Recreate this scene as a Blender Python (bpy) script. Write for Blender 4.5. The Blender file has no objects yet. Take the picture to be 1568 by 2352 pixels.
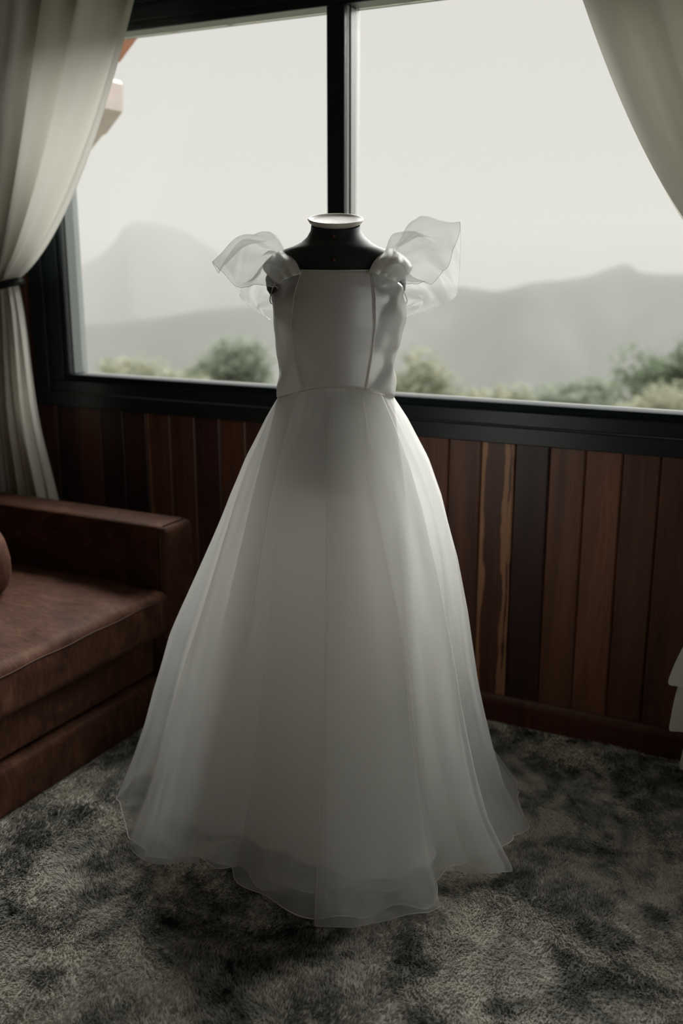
import bpy, bmesh, math, random
import numpy as np
from mathutils import Vector

random.seed(7)
rng = np.random.default_rng(11)
sc = bpy.context.scene
COL = sc.collection

# ------------------------------------------------------------------ camera
CAM = np.array([0.0, -2.776, 1.40])
PITCH, YAW = math.radians(14.2), math.radians(27.2)
F_PX = 2287.0
cam_d = bpy.data.cameras.new('camera')
cam_d.sensor_fit = 'VERTICAL'
cam_d.sensor_height = 36.0
cam_d.sensor_width = 24.0
cam_d.lens = 36.0 * F_PX / 2352.0
cam_d.clip_start, cam_d.clip_end = 0.05, 20000
cam_d.dof.use_dof = True
cam_d.dof.focus_distance = 2.25
cam_d.dof.aperture_fstop = 2.0
cam = bpy.data.objects.new('camera', cam_d)
COL.objects.link(cam)
cam.location = CAM
cam.rotation_euler = (math.pi / 2 - PITCH, 0, YAW)
sc.camera = cam

# ------------------------------------------------------------------ sky, sun, exposure
world = bpy.data.worlds.new('overcast_sky')
sc.world = world
world.use_nodes = True
wb = world.node_tree.nodes['Background']
wb.inputs[0].default_value = (0.738, 0.716, 0.685, 1)
wb.inputs[1].default_value = 0.98
sun_d = bpy.data.lights.new('veiled_sun', 'SUN')
sun_d.energy = 19.0
sun_d.angle = math.radians(76)
sun_d.color = (1.0, 0.98, 0.95)
sun = bpy.data.objects.new('veiled_sun', sun_d)
COL.objects.link(sun)
sun.rotation_euler = Vector((0.0, -math.cos(math.radians(47)), -math.sin(math.radians(47)))).to_track_quat('-Z', 'Y').to_euler()
sun.location = (0, 20, 20)
for nm, loc, rot, sx, sz in (('window_portal', (-1.444, 0.16, 1.55), (-math.pi / 2, 0, 0), 2.3, 1.2),
                             ('side_window_portal', (1.78, -2.0, 1.2), (math.pi / 2, 0, math.pi / 2), 2.6, 2.1)):
    ld = bpy.data.lights.new(nm, 'AREA')
    ld.shape = 'RECTANGLE'; ld.size = sx; ld.size_y = sz
    ld.cycles.is_portal = True
    lo = bpy.data.objects.new(nm, ld); COL.objects.link(lo)
    lo.location = loc; lo.rotation_euler = rot
vs = sc.view_settings
vs.view_transform = 'Standard'; vs.look = 'None'; vs.gamma = 1.0; vs.use_curve_mapping = False
vs.exposure = 0.0
sc.cycles.max_bounces = 8
sc.cycles.diffuse_bounces = 5
sc.cycles.transparent_max_bounces = 18
sc.cycles.volume_bounces = 1
sc.cycles.sample_clamp_indirect = 4.0
sc.cycles.use_denoising = True

# ------------------------------------------------------------------ helpers
HV = np.array([-math.sin(YAW), math.cos(YAW), 0.0])          # horizontal view direction
RV = np.array([math.cos(YAW), math.sin(YAW), 0.0])
FW = np.array([HV[0] * math.cos(PITCH), HV[1] * math.cos(PITCH), -math.sin(PITCH)])
UV = np.cross(RV, FW)

def ray(x, y):
    return FW * F_PX + RV * (x - 784.0) - UV * (y - 1176.0)

def at_wall(x, y, Y=0.0):
    d = ray(x, y); return CAM + d * (Y - CAM[1]) / d[1]

def at_dist(x, y, D):
    d = ray(x, y); return CAM + d * D / (d @ HV)

DC = CAM + HV * 2.30 + RV * -0.013
DC[2] = 0.0
def dl(x, y, dep):                                           # dress-local point
    P = at_dist(x, y, 2.30 + dep) - DC
    return np.array([P @ RV, P @ HV, P[2]])

def link(name, me, mat=None, parent=None, smooth=False):
    o = bpy.data.objects.new(name, me)
    COL.objects.link(o)
    if mat is not None and not me.materials:
        me.materials.append(mat)
    if smooth:
        me.polygons.foreach_set('use_smooth', [True] * len(me.polygons))
    if parent is not None:
        o.parent = parent
    return o

def pyd(name, v, f, mat=None, parent=None, smooth=True):
    me = bpy.data.meshes.new(name)
    me.from_pydata([tuple(map(float, p)) for p in v], [], [tuple(int(i) for i in q) for q in f])
    me.update()
    return link(name, me, mat, parent, smooth)

def bmo(name, bm, mat=None, parent=None, smooth=False):
    me = bpy.data.meshes.new(name)
    bmesh.ops.recalc_face_normals(bm, faces=bm.faces)
    bm.to_mesh(me); bm.free()
    return link(name, me, mat, parent, smooth)

def add_box(bm, x0, x1, y0, y1, z0, z1, bev=0.0, seg=2):
    r = bmesh.ops.create_cube(bm, size=1.0)
    vs_ = r['verts']
    for v in vs_:
        v.co = Vector(((x0 + x1) / 2 + v.co.x * (x1 - x0), (y0 + y1) / 2 + v.co.y * (y1 - y0), (z0 + z1) / 2 + v.co.z * (z1 - z0)))
    if bev > 0:
        es = list({e for v in vs_ for e in v.link_edges})
        bmesh.ops.bevel(bm, geom=es, offset=bev, segments=seg, profile=0.5, affect='EDGES')

def box(name, x0, x1, y0, y1, z0, z1, mat, parent=None, bev=0.0, seg=2, smooth=False):
    bm = bmesh.new(); add_box(bm, x0, x1, y0, y1, z0, z1, bev, seg)
    return bmo(name, bm, mat, parent, smooth)

def grid_faces(nr, nc, wrap=False):
    f = []
    for i in range(nr - 1):
        for j in range(nc if wrap else nc - 1):
            k = (j + 1) % nc
            f.append((i * nc + j, i * nc + k, (i + 1) * nc + k, (i + 1) * nc + j))
    return f

def grid(name, P, mat, parent=None, wrap=False, smooth=True):
    P = np.asarray(P); nr, nc, _ = P.shape
    return pyd(name, P.reshape(-1, 3), grid_faces(nr, nc, wrap), mat, parent, smooth)

def tube(name, pts, rad, mat, parent=None, n=6, closed=False):
    pts = [Vector(p) for p in pts]; m = len(pts); v = []; f = []
    up = Vector((0, 0, 1)); prev = None
    for i, p in enumerate(pts):
        a = pts[(i - 1) % m] if (closed or i > 0) else p
        b = pts[(i + 1) % m] if (closed or i < m - 1) else p
        t = (b - a).normalized()
        s = t.cross(up if abs(t.z) < .9 else Vector((1, 0, 0))).normalized()
        if prev is not None and s.dot(prev) < 0: s = -s
        prev = s
        w = t.cross(s)
        r_ = rad(i / max(1, m - 1)) if callable(rad) else rad
        for k in range(n):
            an = 2 * math.pi * k / n
            v.append(p + s * math.cos(an) * r_ + w * math.sin(an) * r_)
    for i in range(m if closed else m - 1):
        i2 = (i + 1) % m
        for k in range(n):
            f.append((i * n + k, i * n + (k + 1) % n, i2 * n + (k + 1) % n, i2 * n + k))
    if not closed:
        f.append(tuple(range(n - 1, -1, -1))); f.append(tuple((m - 1) * n + k for k in range(n)))
    return pyd(name, v, f, mat, parent)

def lathe(name, prof, mat, parent=None, n=48, loc=(0, 0, 0)):
    v = []; f = []
    for r_, z in prof:
        for k in range(n):
            a = 2 * math.pi * k / n
            v.append((loc[0] + r_ * math.cos(a), loc[1] + r_ * math.sin(a), loc[2] + z))
    m = len(prof)
    for i in range(m - 1):
        for k in range(n):
            f.append((i * n + k, i * n + (k + 1) % n, (i + 1) * n + (k + 1) % n, (i + 1) * n + k))
    f.append(tuple(range(n - 1, -1, -1))); f.append(tuple((m - 1) * n + k for k in range(n)))
    return pyd(name, v, f, mat, parent)

def catmull(P, n, closed=False):
    P = np.asarray(P, float); m = len(P); out = []
    segs = m if closed else m - 1
    for q in np.linspace(0, segs, n, endpoint=not closed):
        i = min(int(q), segs - 1); t = q - i
        def g(k): return P[k % m] if closed else P[min(max(k, 0), m - 1)]
        p0, p1, p2, p3 = g(i - 1), g(i), g(i + 1), g(i + 2)
        out.append(.5 * (2 * p1 + (p2 - p0) * t + (2 * p0 - 5 * p1 + 4 * p2 - p3) * t * t + (3 * p1 - p0 - 3 * p2 + p3) * t ** 3))
    return np.array(out)

def smooth(t):
    t = min(1, max(0, t)); return t * t * (3 - 2 * t)

def empty(name, loc=(0, 0, 0), rz=0.0):
    o = bpy.data.objects.new(name, None); COL.objects.link(o)
    o.location = loc; o.rotation_euler = (0, 0, rz); o.empty_display_size = .1
    return o

def tag(o, label=None, cat=None, group=None, kind=None):
    if label: o['label'] = label
    if cat: o['category'] = cat
    if group: o['group'] = group
    if kind: o['kind'] = kind
    return o

# ------------------------------------------------------------------ materials
class NT:
    def __init__(self, name):
        self.m = bpy.data.materials.new(name); self.m.use_nodes = True
        self.t = self.m.node_tree; self.t.nodes.clear()
        self.out = self.t.nodes.new('ShaderNodeOutputMaterial')
    def n(self, typ, **kw):
        nd = self.t.nodes.new('ShaderNode' + typ)
        for k, v in kw.items():
            if k.startswith('i_'):
                key = k[2:]; key = int(key) if key.isdigit() else key.replace('_', ' ')
                nd.inputs[key].default_value = v
            else: setattr(nd, k, v)
        return nd
    def l(self, a, b): self.t.links.new(a, b)
    def surf(self, s): self.l(s, self.out.inputs['Surface'])
    def coord(self, scale=(1, 1, 1), out='Object'):
        tc = self.n('TexCoord'); mp = self.n('Mapping'); mp.inputs['Scale'].default_value = scale
        self.l(tc.outputs[out], mp.inputs['Vector']); return mp.outputs[0]
    def noise(self, vec, scale, detail=4, rough=.55, dist=0.0):
        nd = self.n('TexNoise'); nd.inputs['Scale'].default_value = scale; nd.inputs['Detail'].default_value = detail
        nd.inputs['Roughness'].default_value = rough; nd.inputs['Distortion'].default_value = dist
        self.l(vec, nd.inputs['Vector']); return nd.outputs['Fac']
    def ramp(self, fac, stops):
        r_ = self.n('ValToRGB'); els = r_.color_ramp.elements
        while len(els) < len(stops): els.new(.5)
        for e, (p, c) in zip(els, stops):
            e.position = p; e.color = (*c, 1)
        self.l(fac, r_.inputs[0]); return r_.outputs[0]
    def bump(self, h, strength=.3, dist=.01):
        b = self.n('Bump'); b.inputs['Strength'].default_value = strength; b.inputs['Distance'].default_value = dist
        self.l(h, b.inputs['Height']); return b.outputs[0]

def plain(name, col, rough=.5, spec=.5, metal=0.0, bump=None, sheen=0.0):
    k = NT(name); p = k.n('BsdfPrincipled')
    p.inputs['Base Color'].default_value = (*col, 1); p.inputs['Roughness'].default_value = rough
    p.inputs['Specular IOR Level'].default_value = spec; p.inputs['Metallic'].default_value = metal
    p.inputs['Sheen Weight'].default_value = sheen
    vec = k.coord()
    ns = k.noise(vec, bump[0] if bump else 30, 3)
    c = k.ramp(ns, [(.3, tuple(x * .88 for x in col)), (.7, tuple(min(1, x * 1.08) for x in col))])
    k.l(c, p.inputs['Base Color'])
    if bump: k.l(k.bump(ns, bump[1], bump[2]), p.inputs['Normal'])
    k.surf(p.outputs[0]); return k.m

def wood(name, cols, sap=None):
    k = NT(name); vec = k.coord((1, 1, .07)); oi = k.n('ObjectInfo')
    off = k.n('VectorMath', operation='ADD'); cmb = k.n('CombineXYZ')
    mul = k.n('Math', operation='MULTIPLY'); mul.inputs[1].default_value = 40
    k.l(oi.outputs['Random'], mul.inputs[0]); k.l(mul.outputs[0], cmb.inputs[0]); k.l(mul.outputs[0], cmb.inputs[2])
    k.l(vec, off.inputs[0]); k.l(cmb.outputs[0], off.inputs[1])
    big = k.noise(off.outputs[0], 14, 5, .6, 1.2); fine = k.noise(off.outputs[0], 160, 3, .7)
    c = k.ramp(big, [(.25, cols[0]), (.5, cols[1]), (.78, cols[2])])
    mx = k.n('MixRGB', blend_type='MULTIPLY'); mx.inputs[0].default_value = .5
    k.l(c, mx.inputs[1]); k.l(k.ramp(fine, [(.3, (.45, .42, .4)), (.65, (1, 1, 1))]), mx.inputs[2])
    colr = mx.outputs[0]
    hv = k.n('HueSaturation'); mr = k.n('MapRange')
    mr.inputs[3].default_value = .65; mr.inputs[4].default_value = 1.35
    k.l(oi.outputs['Random'], mr.inputs[0]); k.l(mr.outputs[0], hv.inputs['Value']); k.l(colr, hv.inputs['Color'])
    colr = hv.outputs[0]
    if sap:
        tc = k.n('TexCoord'); sx = k.n('SeparateXYZ'); k.l(tc.outputs['Object'], sx.inputs[0])
        wn = k.noise(k.coord((1, 1, 1)), 3.5, 3, .6)
        tot = None
        for x0, w_, a in sap:
            # distance from a wandering streak line
            ma = k.n('Math', operation='MULTIPLY_ADD'); ma.inputs[1].default_value = a; k.l(wn, ma.inputs[0]); k.l(sx.outputs[0], ma.inputs[2])
            sb = k.n('Math', operation='SUBTRACT'); sb.inputs[1].default_value = x0 + a * .5; k.l(ma.outputs[0], sb.inputs[0])
            ab = k.n('Math', operation='ABSOLUTE'); k.l(sb.outputs[0], ab.inputs[0])
            w2 = k.n('Math', operation='MULTIPLY_ADD'); w2.inputs[1].default_value = .05; w2.inputs[2].default_value = -.025
            k.l(k.noise(k.coord((1, 1, .25)), 9 + 200 * w_, 4, .6), w2.inputs[0])
            a2 = k.n('Math', operation='ADD'); k.l(ab.outputs[0], a2.inputs[0]); k.l(w2.outputs[0], a2.inputs[1]); ab = a2
            rg = k.n('MapRange'); rg.inputs[1].default_value = w_; rg.inputs[2].default_value = w_ * .6
            rg.inputs[3].default_value = 0; rg.inputs[4].default_value = 1; k.l(ab.outputs[0], rg.inputs[0])
            if tot is None: tot = rg.outputs[0]
            else:
                ad = k.n('Math', operation='MAXIMUM'); k.l(tot, ad.inputs[0]); k.l(rg.outputs[0], ad.inputs[1]); tot = ad.outputs[0]
        m2 = k.n('MixRGB'); k.l(tot, m2.inputs[0]); k.l(colr, m2.inputs[1]); m2.inputs[2].default_value = (.30, .15, .075, 1)
        colr = m2.outputs[0]
    p = k.n('BsdfPrincipled'); k.l(colr, p.inputs['Base Color']); p.inputs['Roughness'].default_value = .42
    p.inputs['Specular IOR Level'].default_value = .35
    k.l(k.bump(fine, .15, .002), p.inputs['Normal']); k.surf(p.outputs[0]); return k.m

def fabric(name, col, trans=.4, opacity=1.0, gloss=0.0, rough=.35, weave=900, bump=.08, fold=None):
    """thin cloth: diffuse + translucent (+ gloss) (+ open weave)"""
    k = NT(name); vec = k.coord()
    ns = k.noise(vec, weave, 2); nrm = k.bump(ns, bump, .001)
    if fold:
        fb = k.n('Bump'); fb.inputs['Strength'].default_value = fold[1]; fb.inputs['Distance'].default_value = fold[2]
        k.l(k.noise(k.coord(fold[3]), fold[0], 3), fb.inputs['Height']); k.l(nrm, fb.inputs['Normal']); nrm = fb.outputs[0]
    d = k.n('BsdfDiffuse'); d.inputs[0].default_value = (*col, 1); k.l(nrm, d.inputs['Normal'])
    t = k.n('BsdfTranslucent'); t.inputs[0].default_value = (*col, 1); k.l(nrm, t.inputs['Normal'])
    m = k.n('MixShader'); m.inputs[0].default_value = trans; k.l(d.outputs[0], m.inputs[1]); k.l(t.outputs[0], m.inputs[2])
    s = m.outputs[0]
    if gloss:
        g = k.n('BsdfGlossy'); g.inputs['Color'].default_value = (.9, .9, .88, 1); g.inputs['Roughness'].default_value = rough
        k.l(nrm, g.inputs['Normal'])
        mg = k.n('MixShader'); mg.inputs[0].default_value = gloss; k.l(s, mg.inputs[1]); k.l(g.outputs[0], mg.inputs[2]); s = mg.outputs[0]
    if opacity < 1:
        tr = k.n('BsdfTransparent'); mo = k.n('MixShader'); mo.inputs[0].default_value = opacity
        k.l(tr.outputs[0], mo.inputs[1]); k.l(s, mo.inputs[2]); s = mo.outputs[0]
    k.surf(s); return k.m

def glass_mat():
    k = NT('window_glass'); tr = k.n('BsdfTransparent'); tr.inputs[0].default_value = (.985, .995, .99, 1)
    g = k.n('BsdfGlossy'); g.inputs['Roughness'].default_value = .01
    fr = k.n('Fresnel'); fr.inputs[0].default_value = 1.17
    m = k.n('MixShader'); k.l(fr.outputs[0], m.inputs[0]); k.l(tr.outputs[0], m.inputs[1]); k.l(g.outputs[0], m.inputs[2])
    k.surf(m.outputs[0]); return k.m

M = {}
M['frame'] = plain('black_aluminium', (.009, .015, .016), .36, .38, bump=(220, .04, .001))
M['glass'] = glass_mat()
M['alu'] = plain('pale_aluminium', (.40, .42, .40), .4, .5, bump=(220, .04, .001))
M['frame_matte'] = plain('matt_black_aluminium', (.012, .017, .018), .9, .05, bump=(220, .04, .001))
M['alu_sill'] = plain('dull_sill_aluminium', (.10, .103, .10), .95, .02, bump=(220, .04, .001))
M['alu_shaded'] = plain('shaded_aluminium', (.16, .175, .17), .4, .5, bump=(220, .04, .001))  # pale aluminium again, the jambs' weaker light put into a darker colour
W = [((.055, .020, .013), (.115, .045, .028), (.175, .075, .045)),
     ((.030, .014, .012), (.060, .026, .022), (.090, .042, .032)),
     ((.075, .028, .016), (.155, .062, .036), (.220, .098, .056))]
M['wood_mid'] = wood('red_brown_wood', W[0])
M['wood_dark'] = wood('dark_brown_wood', W[1])
M['wood_light'] = wood('warm_red_wood', W[2])
M['wood_sap'] = wood('sapwood_streaked_wood', W[0], sap=[(-.046, .014, .03), (.030, .010, .05), (.047, .007, .02)])
M['wood_edge'] = wood('sapwood_edged_wood', W[2], sap=[(-.044, .009, .02)])
M['wood_skirt'] = wood('skirting_wood', ((.06, .02, .012), (.10, .033, .02), (.14, .05, .03)))
M['shell'] = plain('dark_timber_wall', (.16, .10, .07), .7, .3, bump=(8, .1, .01))
M['ceiling'] = plain('pale_timber_ceiling', (.42, .36, .30), .7, .3, bump=(8, .1, .01))
M['subfloor'] = plain('carpet_backing', (.14, .14, .125), .95, .1, bump=(400, .5, .004))

def pile_mat():
    k = NT('mottled_grey_pile'); vec = k.coord()
    a = k.noise(vec, 4.2, 5, .62, 1.0); b = k.noise(vec, 13, 4, .6, .6); c = k.noise(vec, 220, 2, .6)
    m = k.n('MixRGB'); m.inputs[0].default_value = .38; k.l(a, m.inputs[1]); k.l(b, m.inputs[2])
    col = k.ramp(m.outputs[0], [(.35, (.040, .041, .040)), (.455, (.28, .275, .25)), (.575, (.70, .68, .61))])
    m2 = k.n('MixRGB', blend_type='MULTIPLY'); m2.inputs[0].default_value = .6; k.l(col, m2.inputs[1])
    k.l(k.ramp(c, [(.3, (.72, .72, .72)), (.7, (1, 1, 1))]), m2.inputs[2])
    p = k.n('BsdfDiffuse'); k.l(m2.outputs[0], p.inputs[0]); t = k.n('BsdfTranslucent'); k.l(m2.outputs[0], t.inputs[0])
    ms = k.n('MixShader'); ms.inputs[0].default_value = .30; k.l(p.outputs[0], ms.inputs[1]); k.l(t.outputs[0], ms.inputs[2])
    k.surf(ms.outputs[0]); return k.m
M['pile'] = pile_mat()

def suede_mat():
    k = NT('brown_suede'); vec = k.coord((1, 1, 1))
    a = k.noise(vec, 5, 5, .6, 1.5); b = k.noise(k.coord((1, 2.5, 1)), 22, 4, .6, .8)
    m = k.n('MixRGB'); m.inputs[0].default_value = .4; k.l(a, m.inputs[1]); k.l(b, m.inputs[2])
    col = k.ramp(m.outputs[0], [(.33, (.026, .0105, .0065)), (.52, (.066, .028, .017)), (.68, (.122, .055, .034))])
    p = k.n('BsdfPrincipled'); k.l(col, p.inputs['Base Color']); p.inputs['Roughness'].default_value = .66
    p.inputs['Specular IOR Level'].default_value = .14; p.inputs['Specular Tint'].default_value = (1, .72, .58, 1); p.inputs['Sheen Weight'].default_value = .06
    p.inputs['Sheen Roughness'].default_value = .4; p.inputs['Sheen Tint'].default_value = (.9, .6, .45, 1)
    k.l(k.bump(b, .25, .006), p.inputs['Normal']); k.surf(p.outputs[0]); return k.m
M['suede'] = suede_mat()
M['thread'] = plain('brown_stitching', (.06, .03, .022), .8, .2)
M['curtain'] = fabric('cream_curtain', (.78, .77, .70), trans=.25, gloss=.03, weave=500)
M['tieback'] = plain('black_tieback', (.012, .012, .013), .6, .3)
M['satin'] = fabric('ivory_satin', (.90, .885, .86), trans=.55, gloss=.22, rough=.34, weave=1200, bump=.05)
M['satin_side'] = fabric('ivory_satin_side', (.95, .945, .925), trans=.80, opacity=.93, gloss=.30, rough=.27, weave=1200, bump=.05)
M['lining'] = fabric('ivory_lining', (.90, .895, .87), trans=.42, opacity=.97, gloss=.04, rough=.45, weave=1200, bump=.05)
M['organza'] = fabric('white_organza', (.92, .92, .90), trans=.65, opacity=.46, gloss=.04, rough=.35, weave=1500, bump=.05)
M['organza_sleeve'] = fabric('sheer_sleeve_organza', (.78, .79, .77), trans=.35, opacity=.34, gloss=.03, rough=.35, weave=1500, bump=.05)
M['organza_gather'] = fabric('gathered_organza', (.95, .95, .93), trans=.5, opacity=.85, gloss=.20, rough=.35, weave=1500, bump=.05)
M['hem'] = fabric('rolled_hem', (.9, .89, .85), trans=.4, opacity=.8, gloss=.06)
M['form'] = plain('black_form_jersey', (.012, .016, .016), .55, .4, bump=(700, .2, .001), sheen=.15)
M['cap'] = plain('cream_plastic', (.78, .72, .64), .35, .5)
M['steel'] = plain('steel_stand', (.25, .25, .25), .35, .5, .9)
M['button'] = plain('dull_red_button', (.10, .035, .03), .5, .4)
M['beam'] = plain('pale_painted_timber', (.46, .41, .385), .7, .3, bump=(20, .1, .004))
M['eave'] = plain('red_timber', (.42, .20, .13), .7, .3, bump=(20, .1, .004))

# ------------------------------------------------------------------ room shell
X0, X1, Y0, ZC = -3.05, 1.6, -4.5, 2.62
WX0, WX1, WZ0, WZ1 = -2.68, -0.208, 0.882, 2.23          # outer casing of the window
tag(box('floor', X0 - .15, X1 + .15, Y0 - .15, .15, -.12, 0, M['pile']), kind='structure')
tag(box('ceiling', X0 - .15, X1 + .15, Y0 - .15, .15, ZC, ZC + .12, M['ceiling']), kind='structure')
tag(box('wall_left', X0 - .15, X0, Y0, .015, 0, ZC, M['shell']), kind='structure')
bm = bmesh.new()
add_box(bm, X1, X1 + .15, Y0, -3.3, 0, ZC); add_box(bm, X1, X1 + .15, -.7, .015, 0, ZC)
add_box(bm, X1, X1 + .15, -3.3, -.7, 0, .15); add_box(bm, X1, X1 + .15, -3.3, -.7, 2.25, ZC)
tag(bmo('wall_right', bm, M['shell']), kind='structure')

def holed_wall(name, y0, y1, hx0, hx1, hz0, hz1, mat):
    bm = bmesh.new()
    add_box(bm, X0 - .15, hx0, y0, y1, 0, ZC); add_box(bm, hx1, X1 + .15, y0, y1, 0, ZC)
    add_box(bm, hx0, hx1, y0, y1, 0, hz0); add_box(bm, hx0, hx1, y0, y1, hz1, ZC)
    return tag(bmo(name, bm, mat), kind='structure')
wall_w = holed_wall('wall_window', .015, .13, WX0 + .05, WX1 - .05, WZ0 + .03, WZ1 - .03, M['shell'])
tag(box('wall_back', X0 - .15, X1 + .15, Y0 - .15, Y0, 0, ZC, M['shell']), kind='structure')

# window in the far wall: frame members and two panes
JL, JR = -2.537, -0.351
SZ, HZ = 0.997, 2.111
win = tag(empty('window_1', ((WX0 + WX1) / 2, 0, WZ0)), kind='structure')
def wpart(name, x0, x1, y0, y1, z0, z1, bev=.003, mat='frame'):
    o = box(name, x0, x1, y0, y1, z0, z1, M[mat], None, bev)
    o.parent = win; o.matrix_parent_inverse.identity()
    o.data.transform(__import__('mathutils').Matrix.Translation((-(WX0 + WX1) / 2, 0, -WZ0)))
    return o
D = .10
wpart('casing_rail', WX0, WX1, -.022, .02, WZ0, .932)
wpart('casing_rail', WX0, WX1, -.022, .02, 2.185, WZ1)
wpart('casing_stile', WX0, WX0 + .062, -.022, .02, .9325, 2.1845)
wpart('casing_stile', WX1 - .062, WX1, -.022, .02, .9325, 2.1845)
wpart('sash_rail', WX0 + .0625, WX1 - .0625, -.010, .04, .934, .976)
wpart('sash_rail', WX0 + .0625, WX1 - .0625, -.010, .04, 2.135, 2.184)
wpart('sash_stile', WX0 + .0625, JL - .018, -.010, .04, .9765, 2.1345)
wpart('sash_stile', JR + .018, WX1 - .0625, -.010, .04, .9765, 2.1345)
wpart('sill', JL - .018, JR + .018, 0, .030, .95, SZ, .003, 'frame_matte')
wpart('sill_track', JL - .018, JR + .018, .0305, D, .95, SZ - .001, .002, 'alu_sill')
wpart('head', JL - .018, JR + .018, 0, D, HZ, 2.15, .004)
for xa_, xb_ in ((JL - .0175, JL), (JR, JR + .0175)):
    wpart('jamb', xa_, xb_, 0, .012, SZ + .0005, HZ - .0005)
    wpart('jamb_track', xa_, xb_, .0125, D, SZ + .0005, HZ - .0005, .002, 'alu_shaded')
wpart('mullion', -1.473, -1.415, -.006, .014, SZ + .0005, HZ - .0005, .003)
wpart('mullion_track', -1.471, -1.4155, .0145, D, SZ + .0005, HZ - .0005, .002, 'alu')
wpart('glazing_bead', -1.4154, -1.412, .030, .036, SZ + .001, HZ - .001, .001)
wpart('glazing_bead', JL + .0002, JL + .004, .020, .026, SZ + .001, HZ - .001, .001)
wpart('pane', JL + .001, -1.474, .070, .076, SZ + .001, HZ - .001, 0, 'glass')
wpart('pane', -1.414, JR - .001, .070, .076, SZ + .001, HZ - .001, 0, 'glass')

# second window in the right wall, out of the picture
win2 = tag(empty('window_2', (X1 + .08, -2.0, .15), math.pi / 2), kind='structure')
for nm, q4 in (('rail', (-1.3, 1.3, -.03, .03, 0, .06)), ('rail', (-1.3, 1.3, -.03, .03, 2.04, 2.1)), ('stile', (-1.3, -1.24, -.03, .03, .06, 2.04)),
              ('stile', (1.24, 1.3, -.03, .03, .06, 2.04)), ('mullion', (-.03, .03, -.03, .03, .06, 2.04))):
    box(nm, *q4, M['frame'], win2, .003)
box('pane', -1.24, -.03, -.003, .003, .06, 2.04, M['glass'], win2)
box('pane', .03, 1.24, -.003, .003, .06, 2.04, M['glass'], win2)

# planks: upright boards with chamfered edges, a child of the wall each
PW = .1033
def plank_mesh(name, h):
    bm = bmesh.new()
    w = PW / 2 - .0012
    pr = [(-w, .014), (-w, .004), (-w + .004, 0), (w - .004, 0), (w, .004), (w, .014)]
    lo = [bm.verts.new((x, y, 0)) for x, y in pr]; hi = [bm.verts.new((x, y, h)) for x, y in pr]
    n = len(pr)
    for i in range(n): bm.faces.new((lo[i], lo[(i + 1) % n], hi[(i + 1) % n], hi[i]))
    bm.faces.new(lo[::-1]); bm.faces.new(hi)
    bmesh.ops.recalc_face_normals(bm, faces=bm.faces)
    me = bpy.data.meshes.new(name); bm.to_mesh(me); bm.free(); return me
PM = {}
def plank(i, z0, z1):
    xc = -0.961 + PW * (i + .5)
    kind = {0: 'wood_sap', 1: 'wood_dark', 2: 'wood_light', 3: 'wood_light', 4: 'wood_mid', 5: 'wood_mid', -1: 'wood_mid', -2: 'wood_mid', -12: 'wood_edge', -11: 'wood_mid'}.get(i)
    if kind is None: kind = ['wood_mid', 'wood_dark', 'wood_mid', 'wood_light'][(i * 7 + 3) % 4] if i > 5 else ['wood_mid', 'wood_dark', 'wood_dark'][i % 3]
    key = (kind, round(z1 - z0, 3))
    if key not in PM:
        PM[key] = plank_mesh('plank', z1 - z0); PM[key].materials.append(M[kind])
    o = link('plank', PM[key], None, wall_w); o.location = (xc, .0005, z0)
for i in range(-20, 24):
    xc = -0.961 + PW * (i + .5)
    if xc - PW / 2 < X0 or xc + PW / 2 > X1: continue
    inside = xc + PW / 2 > WX0 + .01 and xc - PW / 2 < WX1 - .01
    if inside:
        plank(i, .0, WZ0 + .02); plank(i, WZ1 - .02, ZC)
    else: plank(i, 0, ZC)

sk = bmesh.new()
pr = [(0, 0), (-.014, 0), (-.014, .066), (-.010, .078), (-.004, .088), (0, .088)]
lo = [sk.verts.new((X0, y, z)) for y, z in pr]; hi = [sk.verts.new((X1, y, z)) for y, z in pr]
for i in range(len(pr)): sk.faces.new((lo[i], lo[(i + 1) % len(pr)], hi[(i + 1) % len(pr)], hi[i]))
sk.faces.new(lo); sk.faces.new(hi[::-1])
tag(bmo('baseboard_window', sk, M['wood_skirt']), kind='structure')

# ------------------------------------------------------------------ outside
def ground_mat(name, c1, c2, c3, s):
    k = NT(name); vec = k.coord()
    a = k.noise(vec, s, 6, .6)
    col = k.ramp(a, [(.35, c1), (.5, c2), (.65, c3)])
    p = k.n('BsdfPrincipled'); k.l(col, p.inputs['Base Color']); p.inputs['Roughness'].default_value = .95; p.inputs['Specular IOR Level'].default_value = .1
    k.surf(p.outputs[0]); return k.m
M['mount'] = ground_mat('forested_mountain', (.022, .030, .025), (.031, .037, .031), (.043, .045, .039), .004)
M['ridge'] = ground_mat('forested_ridge', (.026, .036, .029), (.035, .045, .036), (.050, .054, .045), .008)
M['slope'] = ground_mat('grassy_slope', (.11, .12, .085), (.14, .14, .105), (.17, .165, .125), .08)

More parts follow.
